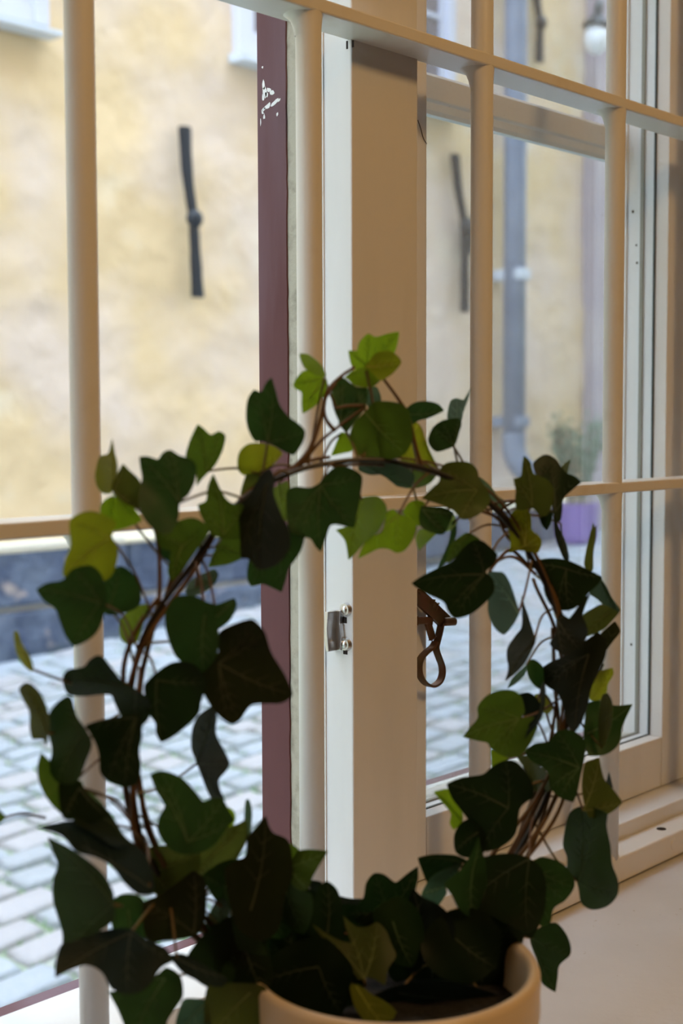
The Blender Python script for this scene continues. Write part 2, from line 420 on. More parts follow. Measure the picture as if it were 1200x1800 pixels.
# loop: flat strip bent to a teardrop
path = [(775, 1096), (772, 1112), (768, 1128), (766, 1140), (771, 1156), (776, 1170), (777, 1184), (772, 1198), (760, 1206), (748, 1202),
        (739, 1190), (736, 1174), (739, 1158), (749, 1146), (760, 1137), (765, 1128)]
P3 = smooth_path([lp(x, y, YL-.002) for x, y in path], 5)
b = bmesh.new(); rings = []
for i, p in enumerate(P3):
    t = (P3[min(i+1, len(P3)-1)]-P3[max(i-1, 0)]).normalized(); nrm = t.cross(Vector((0, 1, 0))).normalized()
    hw, ht = Vector((0, .0028, 0)), nrm*.0009
    rings.append([b.verts.new(p+hw+ht), b.verts.new(p-hw+ht), b.verts.new(p-hw-ht), b.verts.new(p+hw-ht)])
for r0, r1 in zip(rings, rings[1:]):
    for k in range(4): b.faces.new((r0[k], r0[(k+1) % 4], r1[(k+1) % 4], r1[k]))
b.faces.new(rings[0][::-1]); b.faces.new(rings[-1])
bmesh.ops.recalc_face_normals(b, faces=b.faces)
lt('latch_loop', b)

# ================================================================ IRON GRILLE
GX = [.264, .4403, .6115, .7872, .9645, 1.139]; GR = .0080; GY = .580
G = empty('window_grille', (.69, .59, .869))
tag(G, 'white painted iron window grille of round uprights and flat crossbars', 'grille')
def gpart(name, bm, label=None, smooth=False):
    o = obj(name, bm, GRILLE, G, smooth)
    if label: o['label'] = label
    return o
for x in GX:
    tp = 2.06
    o = gpart('upright_bar', tube([(x, GY+GR, z) for z in (.880, 1.2, 1.6, tp)], GR, 24), smooth=True)
for z0, z1 in ((1.4978, 1.5065), (1.1920, 1.2007), (1.81, 1.819)):
    gpart('crossbar', box(.226, 1.214, GY, GY+.0295, z0, z1, .0012))
    for x in GX:      # weld collars below each crossing
        b = bmesh.new(); rings = []
        for k, (r, dz, yo) in enumerate(((.0128, 0, .0045), (.0112, -.0018, .003), (.0098, -.0045, .0015), (.0088, -.009, .0006), (.0082, -.014, 0))):
            rings.append([b.verts.new((x+r*math.cos(a*math.pi/10), GY+.0083+yo+r*math.sin(a*math.pi/10)*(1 if math.sin(a*math.pi/10) > 0 else min(1, (.0083+yo)/r)), z0+dz+.0005)) for a in range(20)])
        for r0, r1 in zip(rings, rings[1:]):
            for k in range(20): b.faces.new((r0[k], r0[(k+1) % 20], r1[(k+1) % 20], r1[k]))
        bmesh.ops.recalc_face_normals(b, faces=b.faces)
        gpart('weld', b, smooth=True)
gpart('bottom_rail', box(.226, 1.214, GY, GY+.0258, .8690, .8905, .0015), 'flat bottom rail of the grille with a drilled hole')
for x in GX:           # flared feet welded to the rail
    b = bmesh.new(); rings = []
    for r, dz, yo in ((.0152, 0, .0068), (.0124, .0012, .0042), (.0104, .0032, .0024), (.0090, .0060, .0011), (.0081, .0095, 0)):
        rings.append([b.verts.new((x+r*math.cos(a*math.pi/12), GY+.0083+yo+r*math.sin(a*math.pi/12)*(1 if math.sin(a*math.pi/12) > 0 else min(1, (.0083+yo)/r)), .8903+dz)) for a in range(24)])
    for r0, r1 in zip(rings, rings[1:]):
        for k in range(24): b.faces.new((r0[k], r0[(k+1) % 24], r1[(k+1) % 24], r1[k]))
    bmesh.ops.recalc_face_normals(b, faces=b.faces)
    gpart('weld_foot', b, smooth=True)
c = on(1162, 1457, 2, .8906)
b = bmesh.new(); bmesh.ops.create_cone(b, cap_ends=True, segments=20, radius1=.0042, radius2=.0042, depth=.0006)
bmesh.ops.translate(b, verts=b.verts, vec=(c.x, c.y, .8906))
o = obj('drilled_hole', b, HOLE, G)
c = on(1184, 1484, 1, GY)
b = bmesh.new(); bmesh.ops.create_cone(b, cap_ends=True, segments=24, radius1=.0052, radius2=.0048, depth=.0008)
bmesh.ops.rotate(b, verts=b.verts, matrix=Matrix.Rotation(math.pi/2, 3, 'X')); bmesh.ops.translate(b, verts=b.verts, vec=(c.x, GY-.0002, c.z))
gpart('screw_cap', b)
# stray hair caught on the sash stile
obj_h = part('stray_hair', tube(smooth_path([on(x, y, 1, YS-.0006) for x, y in ((734, 211), (739, 225), (744, 243), (750, 253))], 4), .00028, 5), HOLE)

# ================================================================ PENDANT LAMP (behind and above the camera)
PL = empty('pendant_lamp', tuple(LAMP_AT)); tag(PL, 'warm globe pendant lamp hanging behind the camera', 'lamp')
m = bpy.data.materials.new('warm_lamp_glass'); m.use_nodes = True
e = m.node_tree.nodes['Principled BSDF']; e.inputs['Emission Color'].default_value = (1, .60, .24, 1)
RL = .14
e.inputs['Emission Strength'].default_value = LAMP_POWER/(4*math.pi*math.pi*RL*RL)*math.pi/3.14
b = bmesh.new(); bmesh.ops.create_uvsphere(b, u_segments=24, v_segments=14, radius=RL); bmesh.ops.translate(b, verts=b.verts, vec=LAMP_AT)
obj('globe', b, m, PL, True)
obj('cord', tube([LAMP_AT+Vector((0, 0, RL)), (LAMP_AT.x, LAMP_AT.y, 2.9)], .004, 8), WIRE, PL, True)

# ================================================================ STREET AND OPPOSITE HOUSE
YW = 6.18
def gz(x): return .06*(x-4.05)
FAC = empty('wall_far', (8, YW, 0)); FAC['kind'] = 'structure'; FAC['label'] = 'ochre stuccoed house wall across the street'
# openings are covered by the windows set in front of shallow recesses
def stucco(x, z): return YW + .03 - .035*noise.noise(Vector((x*.9, z*.9, 1.7))) - .016*noise.noise(Vector((x*2.8, z*2.8, 5))) - .007*noise.noise(Vector((x*8, z*8, 2)))
nx, nz = 230, 110; x0, x1, z0_, z1_ = 2.6, 13.0, .55, 5.2
vs = [(x0+(x1-x0)*i/nx, stucco(x0+(x1-x0)*i/nx, z0_+(z1_-z0_)*j/nz), z0_+(z1_-z0_)*j/nz) for j in range(nz+1) for i in range(nx+1)]
fs = [(j*(nx+1)+i, j*(nx+1)+i+1, (j+1)*(nx+1)+i+1, (j+1)*(nx+1)+i) for j in range(nz) for i in range(nx)]
obj('stucco', (vs, fs), STUCCO, FAC, True)
b = bmesh.new()
for a in ((-14, x0, -1.2, 12), (x1, 30, -1.2, 12), (x0, x1, z1_, 12), (x0, x1, -1.2, z0_)):
    box(a[0], a[1], YW+.03, YW+.4, a[2], a[3], bm=b)
obj('outer_stucco', b, STUCCO, FAC)
obj('mortar_bed', box(2.6, 13, YW-.03, YW+.05, -.5, .575), MORTAR, FAC)
# foundation blocks, two courses
rr = random.Random(5)
def block(x0, x1, z0, z1, depth):
    b = box(x0, x1, YW-depth, YW+.02, z0, z1, .02, seg=2)
    for v in b.verts:
        v.co += Vector((0, -1, 0))*noise.noise(v.co*3)*.02+noise.noise_vector(v.co*5)*.006
    return obj('foundation_stone', b, GRANITE, FAC)
for zlo, zhi, off in ((.27, .60, 0), (-.25, .255, .5)):
    x = 2.7+off*-.3
    while x < 11.5:
        L_ = rr.uniform(.75, 1.25)
        block(x, x+L_-.018, zlo+rr.uniform(0, .01), zhi-rr.uniform(0, .012), rr.uniform(.055, .075)); x += L_
b = bmesh.new()      # uneven lime strip on top of the stones
prism([(YW-.075, .588), (YW+.05, .64), (YW+.05, .57), (YW-.07, .57)], 0, 2.6, 11.5, b)
obj('lime_strip', b, mat('pale_lime', (.72, .66, .52), .9, bump=.5, bscale=20), FAC)

def far_window(name, label, x0, x1, z0, z1, nlight):
    Wn = empty(name, ((x0+x1)/2, YW, z0)); Wn['kind'] = 'structure'; Wn['label'] = label
    y = YW-.02
    fw = .09
    obj('frame_side', box(x0, x0+fw, y-.03, y+.06, z0, z1, .006), FARFRAME, Wn)
    obj('frame_side', box(x1-fw, x1, y-.03, y+.06, z0, z1, .006), FARFRAME, Wn)
    obj('frame_bottom', box(x0+fw, x1-fw, y-.02, y+.06, z0, z0+fw, .006), FARFRAME, Wn)
    obj('frame_top', box(x0+fw, x1-fw, y-.02, y+.06, z1-fw, z1, .006), FARFRAME, Wn)
    obj('sill', prism([(y-.10, z0-.055), (y-.10, z0-.03), (y+.03, z0+.004), (y+.03, z0-.055)], 0, x0-.04, x1+.04, bv=.003), ZINC, Wn)
    n = nlight; wd = (x1-x0-2*fw)/n
    for i in range(n):
        a = x0+fw+i*wd; c = a+wd
        s = .055
        cs = bmesh.new()
        for q in ((a, a+s, z0+fw, z1-fw), (c-s, c, z0+fw, z1-fw), (a+s, c-s, z0+fw, z0+fw+s*1.3), (a+s, c-s, z1-fw-s, z1-fw)):
            box(q[0], q[1], y-.005, y+.04, q[2], q[3], .003, cs)
        f = obj('casement', cs, FARFRAME, Wn)
        p = obj('pane', box(a+s, c-s, y+.018, y+.026, z0+fw+s, z1-fw-s), FARGLASS, None)
        p.parent = f
        p2 = obj('glazing_bar', box(a+s, c-s, y+.002, y+.03, z0+.62, z0+.65, .002), FARFRAME, None); p2.parent = f
    return Wn
far_window('window_2', 'pale blue window high on the far wall, leftmost in view', 3.0, 4.40, 3.345, 5.0, 2)
far_window('window_3', 'pale blue window high on the far wall, beside the mullion', 5.78, 7.90, 3.475, 5.1, 3)

# wall anchors
def anchor(x_t, z_t, x_m, z_m, x_b, z_b, label, side=0):
    A = empty('wall_anchor', (x_m, YW-.05, z_b)); tag(A, label, 'wall anchor', 'black iron wall anchors on the far wall')
    y = YW-.045
    P = [Vector((x_t, y, z_t)), Vector((x_t*.5+x_m*.5-.012, y-.004, (z_t+z_m)/2)), Vector((x_m, y-.012, z_m)), Vector((x_b*.5+x_m*.5, y-.006, (z_b+z_m)/2)), Vector((x_b, y, z_b))]
    P = smooth_path(P, 5); n = len(P)
    b = bmesh.new(); rings = []
    for i, p in enumerate(P):
        t = i/(n-1); wd = .034+.006*math.cos(t*2*math.pi)+.006*math.sin(i*1.7)*.3; th = .022
        rings.append([b.verts.new(p+Vector((sx*wd*.9, sy*th, 0))) for sx, sy in ((-1, -.5), (-.5, -1), (.5, -1), (1, -.5), (1, 1), (-1, 1))])
    for r0, r1 in zip(rings, rings[1:]):
        for k in range(6): b.faces.new((r0[k], r0[(k+1) % 6], r1[(k+1) % 6], r1[k]))
    b.faces.new(rings[0][::-1]); b.faces.new(rings[-1]); bmesh.ops.recalc_face_normals(b, faces=b.faces)
    obj('anchor_bar', b, IRON, A)
    b = bmesh.new(); bmesh.ops.create_uvsphere(b, u_segments=12, v_segments=8, radius=.055)
    bmesh.ops.scale(b, verts=b.verts, vec=(1.0, .8, 1.0)); bmesh.ops.translate(b, verts=b.verts, vec=(x_m, y-.02, z_m)); obj('boss', b, IRON, A, True)
    if side:
        obj('side_wedge', prism([(x_m, z_m+.08), (x_m+side, z_m+.03), (x_m+side, z_m-.16), (x_m, z_m-.2)], 1, y-.03, y+.02, bv=.004), IRON, A)
anchor(5.342, 2.97, 5.39, 2.445, 5.43, 1.99, 'black iron wall anchor bar seen through the open left light')
anchor(7.90, 3.17, 8.0, 2.66, 8.02, 2.05, 'black iron wall anchor with a side wedge, seen through the glass beside the mullion', .17)
anchor(8.90, 4.70, 8.94, 4.31, 8.955, 4.02, 'black iron wall anchor at the top, right of the downpipe')

# downpipe
D = empty('downpipe', (8.68, YW-.1, .8)); tag(D, 'blue-grey metal downpipe on the far wall, kicked out at its foot', 'downpipe')
yp = YW-.14
obj('pipe', tube([(8.50, yp, z) for z in (12, 6, 3, 1.15)], .085, 20), PIPE, D, True)
obj('pipe_shoe', tube(smooth_path([(8.50, yp, 1.16), (8.50, yp-.01, 1.0), (8.55, yp-.07, .88), (8.66, yp-.18, .82)], 5), .088, 20), PIPE, D, True)
obj('outlet_rim', tube([(8.66, yp-.18, .82), (8.70, yp-.22, .805)], .098, 20), ZINC, D, True)
for z in (2.35, 4.6, 1.25):
    obj('pipe_clamp', box(8.43, 8.57, yp-.10, YW+.02, z-.04, z+.04, .01), ZINC if z == 2.35 else PIPE, D)

# second pipe of pale metal beside it and mauve corner strip
LC = on(1047, 68, 1, YW-.25)
MV = struct('trim_2', prism([(9.70, YW-.09), (12.9, YW-.09), (12.9, YW+.1), (9.70, YW+.1)], 2, .35, 12, bv=.01), MAUVE, 'mauve painted corner strip of the far house')
LM = empty('wall_lantern', (LC.x, YW-.2, LC.z)); tag(LM, 'small white globe wall lantern on the mauve corner strip', 'lantern')
b = bmesh.new(); bmesh.ops.create_uvsphere(b, u_segments=20, v_segments=12, radius=.095); bmesh.ops.scale(b, verts=b.verts, vec=(1, 1, 1.25)); bmesh.ops.translate(b, verts=b.verts, vec=(LC.x, YW-.25, LC.z))
obj('globe', b, mat('milk_glass', (.85, .88, .95), .3), LM, True)
obj('bracket', tube(smooth_path([(LC.x+.32, YW-.08, LC.z+.24), (LC.x+.15, YW-.2, LC.z+.32), (LC.x, YW-.26, LC.z+.25), (LC.x, YW-.25, LC.z+.12)], 5), .022, 8), IRON, LM, True)
obj('cap', lathe([(.0, .19), (.05, .17), (.10, .12), (.11, .10)], (LC.x, YW-.25, LC.z), 20), IRON, LM, True)

# planter with shrub
PT = empty('planter', (9.03, YW-.36, gz(9.03))); tag(PT, 'purple planter with a pale green shrub at the foot of the far wall', 'planter')
cx, cy = 9.03, YW-.36
z0 = gz(9.03)+.004
obj('pot', lathe([(0, 0), (.13, 0), (.155, .06), (.175, .29), (.185, .31), (.165, .31), (.155, .28), (0, .27)], (cx, cy, z0), 28), PLUM, PT, True)
b = bmesh.new(); rr = random.Random(2)
for i in range(900):
    a = rr.uniform(0, 2*math.pi); h = rr.random()**.8; sp_ = .08+.20*h
    base = Vector((cx+.08*math.cos(a), cy+.08*math.sin(a), z0+.27))
    c = Vector((cx+sp_*math.cos(a)*rr.random()**.5, cy+.7*sp_*math.sin(a), z0+.32+.68*h*rr.uniform(.6, 1)))
    d = Vector((rr.uniform(-.5, .5), rr.uniform(-.5, .5), 1)).normalized()*rr.uniform(.04, .09)
    s = d.cross(Vector((rr.uniform(-1, 1), rr.uniform(-1, 1), 0))).normalized()*.009
    b.faces.new([b.verts.new(q) for q in (c, c+d*.5+s, c+d, c+d*.5-s)])
o = obj('foliage', b, SHRUB, PT); o['kind'] = 'stuff'
b = bmesh.new()
for i in range(14):
    a = rr.uniform(0, 6.28); tube([(cx+.05*math.cos(a), cy+.05*math.sin(a), z0+.24), (cx+.2*math.cos(a), cy+.15*math.sin(a), z0+.9)], .006, 5, b)
obj('stems', b, STEM, PT)

# ---------------------------------------------------------------- cobbled street
def gpt(x, y): return Vector((x, y, gz(x)))
gx0, gx1 = -14, 30
gv = [(gx0, .715, gz(gx0)-.012), (gx1, .715, gz(gx1)-.012), (gx1, YW+.03, gz(gx1)-.012), (gx0, YW+.03, gz(gx0)-.012)]
ST = obj('ground', (gv, [(0, 1, 2, 3)]), MOSS); ST['kind'] = 'structure'; ST['label'] = 'cobbled street with moss and grass in the joints'
def sett_mesh(seed):
    r = random.Random(seed); b = bmesh.new()
    base = [(-1, -1), (0, -1.04), (1, -1), (1.03, 0), (1, 1), (0, 1.04), (-1, 1), (-1.03, 0)]
    j = [(x*(1+r.uniform(-.09, .04)), y*(1+r.uniform(-.10, .04))) for x, y in base]
    lev = ((1.0, -.035), (1.0, -.006), (.93, .004), (.72, .010))
    rings = [[b.verts.new((x*s*.5, y*s*.5, z+r.uniform(-.0015, .0015))) for x, y in j] for s, z in lev]
    for r0, r1 in zip(rings, rings[1:]):
        for k in range(8): b.faces.new((r0[k], r0[(k+1) % 8], r1[(k+1) % 8], r1[k]))
    c = b.verts.new((0, 0, .013))
    for k in range(8): b.faces.new((rings[-1][k], rings[-1][(k+1) % 8], c))
    me = bpy.data.meshes.new('cobblestone'); b.to_mesh(me); b.free()
    me.materials.append(SETTS[seed % 3])
    me.polygons.foreach_set('use_smooth', [True]*len(me.polygons)); return me
SM = [sett_mesh(i) for i in range(9)]
rr = random.Random(21); setts = []
y = .86; row = 0
while y < YW-.10:
    wd = rr.uniform(.13, .165); x = .2+rr.uniform(0, .15)
    while x < 13.5:
        ln = rr.uniform(.16, .26)
        cx_, cy_ = x+ln/2, y+wd/2+rr.uniform(-.006, .006)
        px, py, dz = proj((cx_, cy_, gz(cx_)))
        if dz > 0 and -500 < px < 1500 and py < 2300: setts.append((dz, cx_, cy_, ln-.022, wd-.020, rr.uniform(-.06, .06), rr.randrange(9), -30 < px < 1130 and 880 < py < 1840))
        x += ln
    y += wd; row += 1
setts.sort(key=lambda s: (not s[7], s[0]))
def smat(s):
    return Matrix.Translation((s[1], s[2], gz(s[1])+random.uniform(-.004, .004))) @ Matrix.Rotation(-math.atan(.06), 4, 'Y') @ Matrix.Rotation(s[5], 4, 'Z') @ Matrix.Diagonal((s[3], s[4], 1, 1))
for s in setts[:300]:
    o = bpy.data.objects.new('cobblestone', SM[s[6]]); COL.objects.link(o); o.parent = ST; o.matrix_local = smat(s)
b = bmesh.new()
for s in setts[300:]:
    n0 = len(b.verts); f0 = len(b.faces)
    b.from_mesh(SM[s[6]]); b.verts.ensure_lookup_table(); b.faces.ensure_lookup_table(); mt = smat(s)
    for v in b.verts[n0:]: v.co = mt @ v.co
    for f in b.faces[f0:]: f.material_index = s[6] % 3
o = obj('far_cobblestones', b, SETTS, ST, True); o['kind'] = 'stuff'
# grass tufts in the joints
b = bmesh.new(); rr = random.Random(8)
for s in setts[:1500]:
    if not s[7]: continue
    dens = noise.noise(Vector((s[1]*1.1, s[2]*1.1, 3)))
    for k in range(int(14+26*max(0, dens))):
        if rr.random() < .5: ox_, oy_ = rr.uniform(-.5, .5)*s[3], .5*s[4]+.008+rr.uniform(-.006, .006)
        else: ox_, oy_ = .5*s[3]+.010+rr.uniform(-.006, .006), rr.uniform(-.5, .5)*s[4]
        c = Vector((s[1]+ox_, s[2]+oy_, gz(s[1]+ox_)-.012)); h = rr.uniform(.012, .034)
        d = Vector((rr.uniform(-.5, .5), rr.uniform(-.5, .5), 1))*h; q = Vector((rr.uniform(-1, 1), rr.uniform(-1, 1), 0)).normalized()*.003
        b.faces.new([b.verts.new(c-q), b.verts.new(c+q), b.verts.new(c+d)])
o = obj('joint_grass', b, GRASS, ST); o['kind'] = 'stuff'

# ================================================================ POTTED IVY TRAINED ON A WIRE HOOP
PC = at(690, 1690, .62)                          # centre of the pot rim
PRIM = .0665
IV = empty('potted_ivy', (PC.x, PC.y, .867)); tag(IV, 'potted ivy trained around a wire hoop in a cream pot on the windowsill', 'potted plant')
hh = PC.z-.867
prof = [(0, 0), (.047, 0), (.049, .004), (PRIM-.0045, hh-.030), (PRIM-.0015, hh-.027), (PRIM, hh-.020), (PRIM, hh-.003), (PRIM-.001, hh-.0006), (PRIM-.003, hh), (PRIM-.005, hh-.001),
        (PRIM-.0062, hh-.004), (PRIM-.0075, hh-.03), (.046, .01), (0, .01)]
obj('pot', lathe(prof, (PC.x, PC.y, .867), 72), POT, IV, True)
b = bmesh.new(); c = b.verts.new((PC.x, PC.y, PC.z-.020)); prev = [c]*40
for j in range(1, 9):
    r = (PRIM-.0075)*j/8
    ring = [b.verts.new((PC.x+r*math.cos(k*math.pi/20), PC.y+r*math.sin(k*math.pi/20), PC.z-.022+.003*noise.noise(Vector((r*90*math.cos(k*math.pi/20), r*90*math.sin(k*math.pi/20), 0))))) for k in range(40)]
    for k in range(40):
        f = [prev[k], prev[(k+1) % 40], ring[(k+1) % 40], ring[k]]
        b.faces.new(f if j > 1 else [c, ring[(k+1) % 40], ring[k]])
    prev = ring
obj('soil', b, SOIL, IV, True)

def ZB_(x): return .625+(x-650)*.00011            # depth of the hoop plane along the view
HOOP = [(470, 1720), (380, 1660), (300, 1570), (250, 1480), (232, 1380), (226, 1290), (232, 1200), (252, 1120), (290, 1055), (335, 995), (380, 930),
        (440, 868), (520, 828), (580, 814), (640, 808), (700, 813), (770, 832), (840, 868), (900, 930), (950, 1010), (985, 1100), (998, 1200), (990, 1310), (960, 1400),
        (915, 1490), (860, 1580), (790, 1700)]
H3 = smooth_path([at(x, y, ZB_(x)+.012) for x, y in HOOP], 6)
obj('wire_hoop', tube(H3, .0013, 10), WIRE, IV, True)
def strand(pts, r0, r1, amp, ph, turns, m=STEM):
    P = smooth_path([at(x, y, ZB_(x)+.014) for x, y in pts], 6); n = len(P); Q = []
    for i, p in enumerate(P):
        a = ph+turns*2*math.pi*i/n; t = (P[min(i+1, n-1)]-P[max(i-1, 0)]).normalized()
        u = t.cross(ROT @ Vector((0, 0, 1))).normalized(); v = t.cross(u)
        k = amp*(1+.4*noise.noise(Vector((i*.15, ph, 0))))
        Q.append(p+u*k*math.cos(a)+v*k*math.sin(a))
    rs = [r0+(r1-r0)*i/(n-1) for i in range(n)]
    return obj('vine_stem', tube(Q, rs, 7), m, IV, True)
strand(HOOP[:14], .0018, .0008, .0026, 0, 1.6); strand(HOOP[:11], .0017, .0010, .0042, 2, 1.2); strand(HOOP[:9], .0016, .0010, .0045, 4.2, 1.0)
strand(HOOP[:8], .0013, .0008, .0058, 5.2, .7)
HR = HOOP[::-1]
strand(HR[:14], .0013, .0007, .0022, 1, 1.5); strand(HR[:8], .0013, .0009, .0045, 3, 1.1); strand(HR[:7], .0013, .0009, .0055, 5, .8); strand(HR[:6], .0013, .0008, .0070, .5, .5)
strand(HR[:5], .0012, .0009, .0085, 2.2, .4); strand(HR[:5], .0011, .0008, .0075, 3.9, .5); strand(HR[:12], .0010, .0006, .0040, 1.6, .9)
strand([(500, 830), (540, 790), (562, 735), (575, 690), (600, 665), (625, 648)], .0013, .0007, .001, 0, .5)
strand([(520, 826), (560, 780), (590, 757), (640, 722)], .0009, .0006, .001, 1, .4)
strand([(590, 757), (574, 735), (572, 705), (590, 675)], .0010, .0007, .0006, 2, .4)
strand([(745, 828), (735, 790), (722, 735), (700, 700), (672, 666)], .0012, .0007, .001, 2, .5)
strand([(640, 712), (610, 712), (588, 716)], .0010, .0007, .0005, 2, .3)
strand([(900, 930), (870, 905), (845, 895)], .0010, .0008, .0008, 2, .3)
strand([(925, 965), (895, 945), (880, 905), (900, 885), (925, 880)], .0010, .0007, .0006, 2, .3)
strand([(935, 1000), (900, 965), (880, 975), (858, 1005)], .0010, .0007, .0006, 2, .3)
strand([(940, 1010), (905, 982), (880, 985), (862, 1003)], .0009, .0006, .0006, 5, .3)
strand([(255, 1110), (275, 1060), (279, 1000), (275, 940), (262, 905)], .0012, .0007, .0008, 0, .4)
strand([(265, 1110), (290, 1060), (305, 1000), (318, 950)], .0011, .0007, .0008, 3, .4)
strand([(80, 1439), (40, 1432), (10, 1437)], .0007, .0005, .0003, 0, .2)

